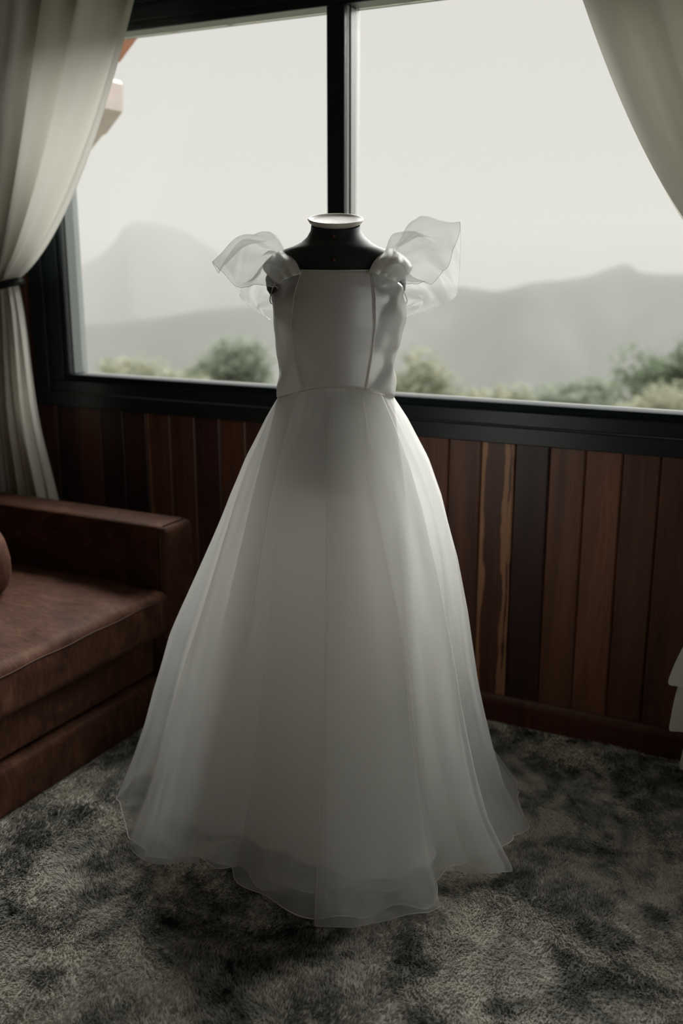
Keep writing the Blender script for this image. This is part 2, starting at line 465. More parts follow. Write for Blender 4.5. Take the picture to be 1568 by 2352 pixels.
def fbm(x, y, s0, oct=4):
    v = 0; a = 1
    for o in range(oct):
        s = s0 * 2 ** o
        v += a * (math.sin(x / s * 6.3 + o * 1.7 + 1.3 * math.sin(y / s * 5.1 + o)) * math.cos(y / s * 6.1 + 2.1 * o + math.sin(x / s * 4.3)))
        a *= .5
    return v
def mountain(name, ridge_px, dist, zfoot, mat, rough, reach=.62, ncol=120):
    """a real slope: crest points at their own distance, falling towards the valley in front and away behind"""
    R = catmull(np.array(ridge_px, float), ncol)
    rows = []
    for s in np.linspace(-.35, 1, 34):
        row = []
        for j, (px, py) in enumerate(R):
            Dj = dist * (1 + .10 * math.sin(j * .11))
            c = at_dist(px, py, Dj)
            dv = at_dist(px, 900, 1.0) - CAM; dv[2] = 0; dv /= np.linalg.norm(dv)
            back = -s * dist * reach
            P = c + dv * back
            drop = max(0, s) ** .8 if s >= 0 else abs(s) * 1.2
            z = c[2] + (zfoot - c[2]) * min(1, drop)
            k = min(1, abs(s) * 4)
            z += rough * k * fbm(P[0], P[1], dist * .18)
            row.append((P[0], P[1], z))
        rows.append(row)
    return grid(name, rows, mat)
tag(mountain('mountain', [(-260, 650), (-100, 655), (40, 640), (165, 612), (230, 578), (262, 545), (285, 512), (322, 496), (372, 506), (400, 512), (440, 533), (475, 556), (520, 588), (580, 632), (660, 680), (760, 715), (900, 730), (1050, 740)], 2600, -260, M['mount'], 16, .40),
    'rounded hazy mountain peak seen through the left pane', 'mountain')
tag(mountain('mountain_ridge', [(-420, 775), (-150, 765), (60, 748), (200, 735), (330, 722), (480, 702), (640, 684), (800, 670), (960, 655), (1030, 648), (1070, 650), (1130, 657), (1180, 648), (1240, 634), (1340, 624), (1385, 610), (1436, 594), (1475, 612), (1568, 616), (1720, 600), (1950, 640), (2200, 650)], 1250, -230, M['ridge'], 9, .42, 170),
    'long low hazy ridge seen through the right pane', 'hill')
# hillside falling away below the house, then the valley floor
rows = []
for Y, z in ((1.2, -3.2), (12, -6), (40, -11.5), (90, -19), (160, -32), (300, -75), (520, -160), (800, -235), (1300, -262), (2600, -270)):
    wd = 30 + Y * 1.6
    rows.append([(x * wd - 1.4 - Y * .45, Y, z + (fbm(x * wd, Y, 60) * min(5, Y * .03))) for x in np.linspace(-1, 1, 60)])
tag(grid('ground', rows, M['slope']), kind='structure')

def leaf_mat(name, c):
    k = NT(name); oi = k.noise(k.coord(), 1.3, 3)
    col = k.ramp(oi, [(.3, tuple(x * .8 for x in c)), (.7, tuple(min(1, x * 1.15) for x in c))])
    d = k.n('BsdfDiffuse'); t = k.n('BsdfTranslucent'); k.l(col, d.inputs[0]); k.l(col, t.inputs[0])
    m = k.n('MixShader'); m.inputs[0].default_value = .4; k.l(d.outputs[0], m.inputs[1]); k.l(t.outputs[0], m.inputs[2]); k.surf(m.outputs[0]); return k.m
M['leaf_g'] = leaf_mat('green_leaves', (.19, .215, .165))
M['leaf_y'] = leaf_mat('yellow_green_leaves', (.27, .275, .205))
M['leaf_d'] = leaf_mat('deep_green_leaves', (.145, .175, .12))
M['bark'] = plain('bark', (.30, .26, .22), .9, .2, bump=(6, .4, .03))
def tree(name, label, px, py, dist, rx, rz, leaf, n=2200, cat='tree', group='trees beyond the window'):
    """crown centre seen at (px, py), standing dist metres away on the hillside"""
    c = at_dist(px, py, dist)
    gz = float(np.interp(c[1], (1.2, 12, 40, 90, 160, 300), (-3.2, -6, -11.5, -19, -32, -75))) - .3
    root = tag(empty(name, (c[0], c[1], gz)), label, cat, group)
    h = c[2] - gz
    lobes = [(rng.normal(0, rx * .42), rng.normal(0, rx * .42), rng.normal(0, rz * .38), rng.uniform(.4, .7)) for _ in range(14)]
    v = np.zeros((n, 4, 3))
    li = rng.integers(0, 14, n)
    L = np.array(lobes)[li]
    d = rng.normal(size=(n, 3)); d /= np.linalg.norm(d, axis=1)[:, None]
    rr = rng.uniform(.55, 1, n)[:, None]
    ctr = L[:, :3] + d * rr * np.stack([rx * L[:, 3], rx * L[:, 3], rz * L[:, 3]], 1) + np.array([0, 0, h])
    a = rng.normal(size=(n, 3)); a /= np.linalg.norm(a, axis=1)[:, None]
    b = np.cross(a, d + .3); b /= np.linalg.norm(b, axis=1)[:, None]
    sz = rx * rng.uniform(.05, .11, n)[:, None]
    v[:, 0] = ctr - a * sz; v[:, 1] = ctr - b * sz * .55; v[:, 2] = ctr + a * sz; v[:, 3] = ctr + b * sz * .55
    pyd('foliage', v.reshape(-1, 3), np.arange(n * 4).reshape(-1, 4), M[leaf], root, False)
    tube('trunk', [(0, 0, 0), (.1 * rx * .3, 0, h * .5), (0, .05, h)], lambda t: max(.05, rx * .07 * (1 - .6 * t)), M['bark'], root, 8)
tree('leafy_tree', 'round green tree low in the left pane beside the dress', 548, 868, 70, 3.0, 2.9, 'leaf_g')
tree('leafy_shrub', 'pale yellow green bush at the bottom left of the left pane', 335, 885, 60, 2.3, 1.5, 'leaf_y', 1500, 'shrub', 'bushes beyond the window')
tree('leafy_shrub', 'low pale bush between the yellow bush and the round tree', 430, 880, 85, 2.2, 1.5, 'leaf_y', 1300, 'shrub', 'bushes beyond the window')
tree('leafy_shrub', 'yellow green bush just right of the dress waist', 985, 890, 62, 2.5, 2.0, 'leaf_y', 1700, 'shrub', 'bushes beyond the window')
tree('leafy_shrub', 'small green bush beside the yellow bush right of the dress', 920, 890, 75, 1.8, 1.8, 'leaf_g', 1200, 'shrub', 'bushes beyond the window')
tree('leafy_shrub', 'low yellow bush in the middle of the right pane', 1165, 935, 49, 1.9, 1.3, 'leaf_y', 1400, 'shrub', 'bushes beyond the window')
tree('leafy_shrub', 'wide green bush at the lower right of the right pane', 1330, 935, 52, 2.8, 1.6, 'leaf_g', 1700, 'shrub', 'bushes beyond the window')
tree('leafy_tree', 'deep green tree at the right edge of the right pane', 1568, 880, 46, 2.3, 2.4, 'leaf_d', 2600)
tree('leafy_shrub', 'yellow bush in front of the deep green tree', 1500, 935, 40, 1.4, .9, 'leaf_y', 1300, 'shrub', 'bushes beyond the window')

# haze hanging in the valley
hz = NT('valley_haze'); OM = .385; DEN = .00070
vsn = hz.n('VolumeScatter'); vsn.inputs['Color'].default_value = (1, .985, .95, 1); vsn.inputs['Density'].default_value = DEN * OM
vab = hz.n('VolumeAbsorption'); vab.inputs['Color'].default_value = (0, 0, 0, 1); vab.inputs['Density'].default_value = DEN * (1 - OM)
vad = hz.n('AddShader'); hz.l(vsn.outputs[0], vad.inputs[0]); hz.l(vab.outputs[0], vad.inputs[1]); hz.l(vad.outputs[0], hz.out.inputs['Volume'])
tag(box('haze', -5200, 3600, 60, 4200, -420, 140, hz.m), 'pale haze hanging over the valley and hills', 'haze', kind='stuff')

# eave timbers of the house outside the window, behind the left curtain
def prism(name, poly, y0, y1, mat, parent=None):
    bm = bmesh.new()
    a = [bm.verts.new((x, y0, z)) for x, z in poly]; b = [bm.verts.new((x, y1, z)) for x, z in poly]
    n = len(poly)
    for i in range(n): bm.faces.new((a[i], a[(i + 1) % n], b[(i + 1) % n], b[i]))
    bm.faces.new(a); bm.faces.new(b[::-1])
    return bmo(name, bm, mat, parent)
yb = .62
q = [at_wall(x, y, yb) for x, y in ((140, 150), (242, 178), (249, 186), (249, 250), (210, 303), (203, 305), (150, 370), (100, 370), (100, 150))]
tag(prism('roof_bracket', [(p[0], p[2]) for p in q], yb - .48, yb + .09, M['beam']), 'pale chamfered timber roof bracket outside behind the left curtain', 'bracket')
q = [at_wall(x, y, .45) for x, y in ((180, 40), (300, 40), (300, 78), (293, 86), (255, 138), (180, 138))]
tag(prism('eave_board', [(p[0], p[2]) for p in q], .132, .50, M['eave']), 'reddish timber eave board outside by the top left window corner', 'eave board')

# ------------------------------------------------------------------ carpet pile
def carpet():
    n = 420000
    xa, xb, ya, yb_ = -2.45, 0.75, -2.0, -.016
    x = rng.uniform(xa, xb, n); y = rng.uniform(ya, yb_, n)
    keep = ~((x < -1.842) & (y < -.29) & (y > -2.04))
    x, y = x[keep], y[keep]; n = len(x)
    f1 = np.sin(x * 6.1 + 1.7 * np.sin(y * 4.3 + 1)) + np.sin(y * 7.3 + 1.4 * np.sin(x * 5.2 + 2)) + .6 * np.sin(x * 15 + y * 11 + 2 * np.sin(y * 9))
    f2 = np.sin(x * 23 + 2 * np.sin(y * 17)) * np.sin(y * 27 + 2 * np.sin(x * 19))
    an = f1 * 1.5 + f2 * .5 + rng.normal(0, .35, n)
    lean = np.clip(1.28 + .16 * np.sin(x * 9 + y * 5 + f1) + rng.normal(0, .12, n), .6, 1.50)
    ln = rng.uniform(.009, .015, n); w = rng.uniform(.0010, .0020, n)
    dx, dy = np.cos(an), np.sin(an)
    rot = an + rng.uniform(-1.2, 1.2, n)
    sx, sy = -np.sin(rot), np.cos(rot)
    s1, s2 = np.sin(lean * .55), np.sin(lean); c1, c2 = np.cos(lean * .55), np.cos(lean)
    mx, my, mz = x + dx * s1 * ln * .5, y + dy * s1 * ln * .5, c1 * ln * .5
    tx, ty, tz = mx + dx * s2 * ln * .5, my + dy * s2 * ln * .5, mz + c2 * ln * .5
    V = np.empty((n, 5, 3), np.float32)
    for k, (a, b, c, s) in enumerate(((x, y, 0 * x - .001, 1), (x, y, 0 * x - .001, -1), (mx, my, mz, 1), (mx, my, mz, -1), (tx, ty, tz, 0))):
        V[:, k, 0] = a + s * sx * w; V[:, k, 1] = b + s * sy * w; V[:, k, 2] = c
    V[:, :, 1] = np.minimum(V[:, :, 1], -.015)
    base = (np.arange(n) * 5)[:, None]
    quads = base + np.array([[0, 1, 3, 2]]); tris = base + np.array([[2, 3, 4]])
    loops = np.concatenate([quads, tris], 1).ravel()
    me = bpy.data.meshes.new('carpet_pile')
    me.vertices.add(n * 5); me.vertices.foreach_set('co', V.ravel())
    me.loops.add(n * 7); me.loops.foreach_set('vertex_index', loops.astype(np.int32))
    me.polygons.add(n * 2)
    st = np.empty((n, 2), np.int32); st[:, 0] = np.arange(n) * 7; st[:, 1] = st[:, 0] + 4
    tot = np.tile(np.array([4, 3], np.int32), n)
    me.polygons.foreach_set('loop_start', st.ravel()); me.polygons.foreach_set('loop_total', tot)
    me.polygons.foreach_set('use_smooth', np.ones(n * 2, bool))
    me.update(calc_edges=True)
    return link('carpet_pile', me, M['pile'])
tag(carpet(), 'mottled grey shaggy carpet pile covering the floor', 'carpet', kind='stuff')

# ------------------------------------------------------------------ sofa
SX, SY = -1.81, -0.28                                        # front plane, far arm's outer side
sofa = tag(empty('sofa', (-2.25, -1.15, 0)), 'brown suede sofa with a thick square arm left of the dress', 'sofa')
def slocal(o):
    o.data.transform(__import__('mathutils').Matrix.Translation((2.25, 1.15, 0))); o.parent = sofa; return o
def soft_box(name, x0, x1, y0, y1, z0, z1, r_, mat, puff=None, cuts=15):
    """rounded upholstery block: a fine box grid, rounded edges, optional crown"""
    bm = bmesh.new(); bmesh.ops.create_cube(bm, size=2.0)
    bmesh.ops.subdivide_edges(bm, edges=bm.edges[:], cuts=cuts, use_grid_fill=True)
    hx, hy, hz = (x1 - x0) / 2, (y1 - y0) / 2, (z1 - z0) / 2
    cx_, cy_, cz_ = (x0 + x1) / 2, (y0 + y1) / 2, (z0 + z1) / 2
    for v in bm.verts:
        p = Vector((v.co.x * hx, v.co.y * hy, v.co.z * hz))
        # pull grid lines towards the borders so the rounding has vertices
        def warp(c, h):
            t = c / h; return h * math.copysign(abs(t) ** .6, t)
        p = Vector((warp(p.x, hx), warp(p.y, hy), warp(p.z, hz)))
        q_ = Vector((max(-hx + r_, min(hx - r_, p.x)), max(-hy + r_, min(hy - r_, p.y)), max(-hz + r_, min(hz - r_, p.z))))
        d_ = p - q_
        if d_.length > 1e-6: p = q_ + d_.normalized() * min(d_.length, r_)
        if puff: p = puff(p, hx, hy, hz)
        v.co = p + Vector((cx_, cy_, cz_))
    return bmo(name, bm, mat, None, True)
NEAR = -2.05
def crown(amt):
    def f(p, hx, hy, hz):
        if p.z > 0: p.z += amt * max(0, (1 - (p.x / hx) ** 2)) * max(0, (1 - (p.y / hy) ** 2)) * (p.z / hz)
        return p
    return f
def seat_puff(p, hx, hy, hz):
    p = crown(.03)(p, hx, hy, hz)
    if p.x > hx * .8:                                        # puckered front face
        k = (p.x / hx - .8) / .2
        p.x += .0075 * k * (.5 + .5 * math.sin(p.y * 6 - 1)) * math.sin(p.y * 62 + 1.6 * math.sin(p.y * 17) + p.z * 9) * max(0, 1 - (p.z / hz) ** 2)
    if p.z > 0:
        p.z += .0035 * math.sin(p.x * 23 + 4 * math.sin(p.y * 5)) * math.sin(p.y * 13 + 3 * math.sin(p.x * 6)) * (p.z / hz)
    return p
slocal(soft_box('base', -2.78, SX - .012, NEAR + .16, SY - .175, .0, .138, .018, M['suede']))
slocal(soft_box('drawer_panel', -2.76, SX - .030, NEAR + .16, SY - .185, .150, .272, .014, M['suede']))
slocal(soft_box('seat_cushion', -2.62, SX + .012, -1.24, SY - .152, .276, .418, .028, M['suede'], seat_puff, 47))
slocal(soft_box('seat_cushion', -2.62, SX + .012, NEAR + .16, -1.244, .276, .418, .028, M['suede'], seat_puff, 47))
for ya, yb_ in ((SY - .15, SY), (NEAR, NEAR + .15)):
    slocal(soft_box('arm', -2.79, SX, ya, yb_, 0.0, .612, .022, M['suede']))
slocal(soft_box('backrest', -2.97, -2.795, NEAR, SY, 0.0, .80, .03, M['suede']))
def cush(p, hx, hy, hz):
    p.x *= 1 - .45 * max(0, (p.z / hz)) * .5; return p
slocal(soft_box('back_cushion', -2.52, -2.115, -1.22, -.705, .43, .68, .09, M['suede'], cush))
slocal(soft_box('back_cushion', -2.52, -2.13, NEAR + .2, -1.26, .43, .70, .09, M['suede'], cush))
# stitched seams: arm front border and cushion edge
z_ = .590; e = SX - .0205
pts = [(e, SY - .149, .02), (e, SY - .149, .57), (e, SY - .1485, .592), (e, SY - .13, .611), (e, SY - .02, .611), (e, SY - .002, .594), (e, SY - .0005, .57), (e, SY - .0005, .02)]
slocal(tube('arm_seam', pts, .0022, M['thread'], None, 6))
slocal(tube('cushion_seam', [(SX + .0135, y, .398 + .0015 * math.sin(y * 30)) for y in np.linspace(-1.22, SY - .18, 60)], .0022, M['thread'], None, 6))
slocal(tube('cushion_seam', [(SX + .009, y, .300) for y in np.linspace(-1.22, SY - .18, 30)], .0018, M['thread'], None, 6))

# ------------------------------------------------------------------ curtains
def bez(p0, p1, p2, t):
    return (1 - t) ** 2 * p0 + 2 * t * (1 - t) * p1 + t * t * p2
def curtain(name, label, side, tie, top_out, top_in, ctl_in, low_in, low_out, ctl_low):
    cx_ = tie[0]
    root = tag(empty(name, (cx_, -.11, 0)), label, 'curtain', 'curtains at the window')
    N, R = 150, 60
    ztop = 2.50
    rows = []
    for t in np.linspace(0, 1, R):
        row = []
        for u in np.linspace(0, 1, N):
            u2 = u ** 1.15
            p0 = np.array([top_out + (top_in - top_out) * u, 0, ztop])
            p2 = np.array([tie[0] + side * (.055 - .11 * (1 - u)), 0, tie[1] + .02 - .05 * u])
            c0 = np.array([(top_out + tie[0]) / 2, 0, (ztop + tie[1]) / 2]); c1 = np.array([ctl_in[0], 0, ctl_in[1]])
            p1 = c0 + (c1 - c0) * u2
            P = bez(p0, p1, p2, t)
            fold = math.sin(u * 2 * math.pi * 4.6 + .9 * math.sin(u * 9 + t * 1.5)) + .30 * math.sin(u * 2 * math.pi * 10 + 3 * t)
            amp = .042 * (1 - .45 * t) * (1 - .4 * u * t)
            P[1] = -.105 - .03 * t + amp * fold - .03 * math.sin(math.pi * t) * u
            row.append((P[0] - cx_, P[1] + .11, P[2]))
        rows.append(row)
    grid('upper_drape', rows, M['curtain'], root)
    if side < 0:                                             # extra sheet added behind the right curtain to block backlight
        grid('light_blocking_drape', [[(p[0] + .012 * math.sin(i * .11), p[1] * .6 + .034, p[2]) for p in r_] for i, r_ in enumerate(rows)], M['curtain'], root)
    rows = []
    for t in np.linspace(0, 1, 44):
        row = []
        for u in np.linspace(0, 1, N):
            p0 = np.array([tie[0] + side * (.055 - .11 * (1 - u)), 0, tie[1] + .03])
            p2 = np.array([low_out + (low_in - low_out) * u, 0, .03])
            p1 = np.array([low_out + (ctl_low - low_out) * u, 0, tie[1] * .62])
            P = bez(p0, p1, p2, t)
            fold = math.sin(u * 2 * math.pi * 4 + 1 + .5 * math.sin(t * 3)) + .35 * math.sin(u * 2 * math.pi * 15 + 2)
            P[1] = -.12 - .10 * u * smooth(t * 2) + (.014 + .020 * t) * fold
            row.append((P[0] - cx_, P[1] + .11, P[2]))
        rows.append(row)
    grid('lower_drape', rows, M['curtain'], root)
    # tieback loop
    pts = []
    for k in range(28):
        a = 2 * math.pi * k / 28
        pts.append((.10 * math.cos(a), -.015 + .058 * math.sin(a), tie[1] - .03 + side * .018 * math.cos(a)))
    tb = tube('tieback', pts, .009, M['tieback'], root, 8, True)
    for v in tb.data.vertices: v.co.z = tie[1] + (v.co.z - tie[1]) * 1.5
    return root
cl = curtain('curtain', 'cream curtain tied back at the left of the window above the sofa', 1, (-2.72, 1.345), -2.93, -1.93, (-2.27, 1.45), -2.345, -2.90, -2.49)
cr = curtain('curtain', 'cream curtain tied back at the right edge of the window', -1, (-.15, 1.345), .05, -.87, (-.53, 1.46), -.27, .05, -.14)
# stepped hem of the right curtain: layered tails near the floor
for dy, poly in ((-.055, [(-.10, .95), (-.30, .50), (-.362, .322), (-.345, .300), (-.20, .265), (.0, .30), (.0, .95)]),
                 (-.045, [(-.12, .80), (-.31, .40), (-.352, .185), (-.335, .170), (-.18, .150), (.0, .16), (.0, .80)]),
                 (-.035, [(-.14, .50), (-.28, .25), (-.318, .070), (-.30, .058), (-.15, .04), (.0, .04), (.0, .50)])):
    # each tail is a softly pleated cloth sheet with thickness
    P = np.array(poly); rows = []
    zs = np.linspace(P[:, 1].max(), P[:, 1].min(), 40)
    outl = catmull(np.array(poly[:4]), 40); inn = np.linspace(0, 1, 30)
    for k in range(40):
        xo, zo = outl[k]
        zi = poly[-1][1] + (poly[-2][1] - poly[-1][1]) * (k / 39)
        xe = poly[0][0] + .03 + .06 * k / 39
        rows.append([(xo + (xe - xo) * u + .162, dy - .02 + (.016 * math.sin(u * 13 + k * .05) + .008 * math.sin(u * 29)) * u * min(1, k / 12), zo + (min(zi, zo + .04) - zo) * u) for u in inn])
    grid('hem_tail', rows, M['curtain'], cr)
rod = tag(empty('curtain_rod', (-1.44, -.10, 2.53)), 'black curtain rod above the window', 'curtain rod')
tube('pole', [(-1.6, 0, 0), (1.6, 0, 0)], .014, M['frame'], rod, 14)
for s in (-1, 1):
    lathe('finial', [(.002, -.03), (.02, -.02), (.026, 0), (.02, .02), (.002, .03)], M['frame'], rod, 20, (1.6 * s, 0, 0))
    box('bracket', 1.5 * s - .008, 1.5 * s + .008, 0, .10, -.008, .008, M['frame'], rod, .002)

# ------------------------------------------------------------------ dress form
form = tag(empty('dress_form', DC, YAW), 'black tailor dress form with cream neck cap wearing the wedding dress', 'dress form')
prof = [(1.476, -.054, .054, .055), (1.462, -.056, .056, .057), (1.449, -.064, .066, .060), (1.438, -.077, .080, .066), (1.430, -.094, .094, .071), (1.424, -.112, .110, .074),
        (1.415, -.126, .122, .078), (1.395, -.143, .140, .083), (1.360, -.158, .158, .088), (1.335, -.155, .157, .092), (1.31, -.138, .142, .095), (1.29, -.080, .100, .090), (1.25, -.066, .090, .084),
        (1.20, -.062, .080, .076), (1.12, -.062, .076, .068), (1.06, -.070, .078, .074), (1.0, -.092, .086, .096), (.94, -.096, .088, .104), (.885, -.098, .088, .108), (.878, -.092, .082, .102)]
rows = []
NTH = 72
for z, l_, r_, b in prof:
    row = []
    for k in range(NTH):
        th = 2 * math.pi * k / NTH
        s, c = math.sin(th), math.cos(th)
        a = r_ if s > 0 else -l_
        yv = -b * math.copysign(abs(c) ** .85, c)
        row.append((a * s, yv, z + .23 * yv * smooth((z - 1.425) / .045)))
    rows.append(row)
body = grid('torso', rows[::-1], M['form'], form, True)
cap = lathe('neck_cap', [(.030, -.009), (.052, -.008), (.0585, -.003), (.0620, .0035), (.0612, .0055), (.0585, .0058), (.054, .0035), (.046, .0015), (.002, .001)], M['cap'], form, 64)
cap.location = (0, 0, 1.484); cap.rotation_euler = (math.radians(13), 0, 0)
for zz, yy in ((1.450, -.0605), (1.400, -.083)):
    o = lathe('button', [(.001, 0), (.004, 0), (.004, .003), (.001, .004)], M['button'], form, 12)
    o.rotation_euler = (math.pi / 2, 0, 0); o.location = (-.004, yy, zz)
lathe('pole', [(.016, .06), (.016, .90)], M['steel'], form, 20)
lathe('base_plate', [(.02, .10), (.022, .075), (.06, .055), (.15, .045), (.17, .035), (.17, .016), (.16, .0)], M['steel'], form, 40)
box('bottom_board', -.05, .05, -.05, .05, .865, .882, M['steel'], form, .006)

# ------------------------------------------------------------------ wedding dress
dress = tag(empty('wedding_dress', DC, YAW), 'white satin and organza wedding dress with flutter sleeves on the dress form', 'dress')
ZB = [1.09, 1.20, 1.263, 1.312, 1.345, 1.385]
def b_l(z): return np.interp(z, ZB, [.133, .131, .137, .147, .149, .135])
def b_r(z): return np.interp(z, ZB, [.132, .138, .152, .160, .156, .135])
def b_d(z): return np.interp(z, ZB, [.097, .105, .112, .114, .110, .100])
def sx_l(z): return np.interp(z, [1.12, 1.20, 1.262, 1.33, 1.378], [-.073, -.092, -.097, -.088, -.072])
def sx_r(z): return np.interp(z, [1.12, 1.20, 1.262, 1.33, 1.378], [.064, .078, .084, .080, .074])
def zbot(th): return 1.094 + .033 * max(0, math.cos(th)) ** 2
def ztop(th):
    a = abs(math.degrees(th))
    return float(np.interp(a, [0, 38, 50, 62, 75, 90, 120, 180], [1.378, 1.379, 1.372, 1.352, 1.326, 1.305, 1.30, 1.315]))
def bod(th, z, off=0.0, wr=0.0):
    s, c = math.sin(th), math.cos(th)
    a = (b_r(z) if s > 0 else b_l(z)) + off; b = b_d(z) + off
    k = 0
    if wr:
        d = (z - 1.09) / .28
        k = wr * (math.sin(d * 15 - th * 4.5 + 1.2 * math.sin(d * 6)) * .0046 + math.sin(d * 27 + th * 6) * .0010)
    return np.array([(a + k) * s, -(b + k) * math.copysign(abs(c) ** .85, c), z])
def th_seam(fx, z, sgn):
    a = b_r(z) if sgn > 0 else b_l(z)
    return math.asin(max(-1, min(1, fx(z) / a)))
def panel(name, tA, tB, mat, wr, n=36, m=34):
    rows = []
    for i in range(m):
        row = []
        for j in range(n):
            f = j / (n - 1)
            # edge angles depend on height; iterate twice so top/bottom follow the angle
            zz = 1.25
            for _ in range(3):
                th = tA(zz) + (tB(zz) - tA(zz)) * f
                zz = zbot(th) + (ztop(th) - zbot(th)) * i / (m - 1)
            edge = min(1, min(f, 1 - f) * 8)
            row.append(bod(th, zz, 0, wr * edge))
        rows.append(row)
    o = grid(name, rows, mat, dress)
    sm = o.modifiers.new('thickness', 'SOLIDIFY'); sm.thickness = .0015; sm.offset = 1
    return o
TL = lambda z: th_seam(sx_l, z, -1)
TR = lambda z: th_seam(sx_r, z, 1)
K150 = math.radians(150)
panel('front_panel', TL, TR, M['satin'], 0.05)
panel('side_panel', TR, lambda z: K150, M['satin_side'], 1.0, 48)
panel('side_panel', lambda z: -K150, TL, M['satin_side'], .8, 48)
panel('back_panel', lambda z: K150, lambda z: 2 * math.pi - K150, M['satin_side'], .1)
for T in (TL, TR):
    pts = []
    for z in np.linspace(0, 1, 40):
        zz = 1.25
        for _ in range(3):
            th = T(zz); zz = zbot(th) + (ztop(th) - zbot(th)) * z
        pts.append(bod(th, zz, .0018))
    tube('princess_seam', pts, .0011, M['hem'], dress, 6)
tube('waist_seam', [bod(th, zbot(th), .0012) for th in np.linspace(-math.pi, math.pi, 120, endpoint=False)], .0016, M['hem'], dress, 6, True)
tube('neckline_edge', [bod(th, ztop(th), .001) for th in np.linspace(-math.pi, math.pi, 160, endpoint=False)], .0014, M['satin'], dress, 6, True)

# skirt: waist ring lofted to a hem outline with real folds
HEM = [  # (angle, x, y)
    (-180, 0.0, .47), (-155, -.26, .42), (-130, -.45, .30), (-108, -.575, .12), (-96, -.555, .02), (-84, -.50, -.12), (-66, -.44, -.195), (-50, -.34, -.215), (-36, -.245, -.235),
    (-30, -.215, -.285), (-20, -.15, -.375), (-8, -.042, -.432), (8, .09, -.41), (22, .20, -.372), (28, .228, -.345), (33, .226, -.265), (40, .265, -.235), (54, .365, -.245),
    (62, .39, -.205), (68, .385, -.13), (78, .468, -.09), (90, .475, .03), (110, .46, .16), (130, .40, .29), (155, .24, .42), (180, 0.0, .47)]
HT = np.radians([h[0] for h in HEM])
def hemxy(th, sc_=1.0, rot=0.0, soft=0.0, HEM=HEM):
    HT = np.radians([h[0] for h in HEM])
    t = (th + rot + math.pi) % (2 * math.pi) - math.pi
    i = int(np.searchsorted(HT, t) - 1); i = max(0, min(len(HEM) - 2, i))
    f = (t - HT[i]) / (HT[i + 1] - HT[i])
    g = lambda k: np.array(HEM[k % (len(HEM) - 1) if k < 0 or k >= len(HEM) else k][1:])
    p0, p1, p2, p3 = g(i - 1 if i > 0 else len(HEM) - 2), g(i), g(i + 1), g(i + 2 if i + 2 < len(HEM) else 1)
    P = .5 * (2 * p1 + (p2 - p0) * f + (2 * p0 - 5 * p1 + 4 * p2 - p3) * f * f + (3 * p1 - p0 - 3 * p2 + p3) * f ** 3)
    if rot:
        c, s = math.cos(rot), math.sin(rot); P = np.array([P[0] * c + P[1] * s * 0, P[1]])
    if soft:
        E_ = np.array([.49 * math.sin(th), -.36 * math.cos(th)]); P = P * (1 - soft) + E_ * soft
    return P * sc_
LIN = [(-180, 0.0, .36), (-150, -.22, .33), (-120, -.38, .19), (-95, -.435, .03), (-78, -.42, -.09), (-60, -.35, -.17), (-42, -.22, -.215), (-28, -.12, -.27), (-12, -.03, -.345),
       (6, .09, -.37), (22, .185, -.345), (40, .232, -.27), (58, .245, -.17), (80, .255, -.02), (105, .27, .12), (140, .19, .28), (180, 0.0, .36)]
S_ = [0, .05, .137, .185, .224, .353, .475, .57, .643, .71, .80, .90, 1]
G_L = [0, .085, .205, .255, .30, .425, .54, .635, .69, .745, .81, .90, 1]
G_R = [0, .095, .225, .275, .32, .43, .505, .55, .585, .63, .70, .80, 1]
RIDGE = [(18, 9, .010, 10), (36, 7, .014, 18), (52, 6, .012, 22), (70, 8, .010, 12), (-24, 9, .008, -6), (-48, 8, .010, -10), (-70, 8, .010, -8), (-100, 9, .012, 0), (100, 9, .012, 0),
         (130, 10, .014, 0), (160, 10, .014, 0), (-130, 10, .014, 0), (-160, 10, .014, 0)]
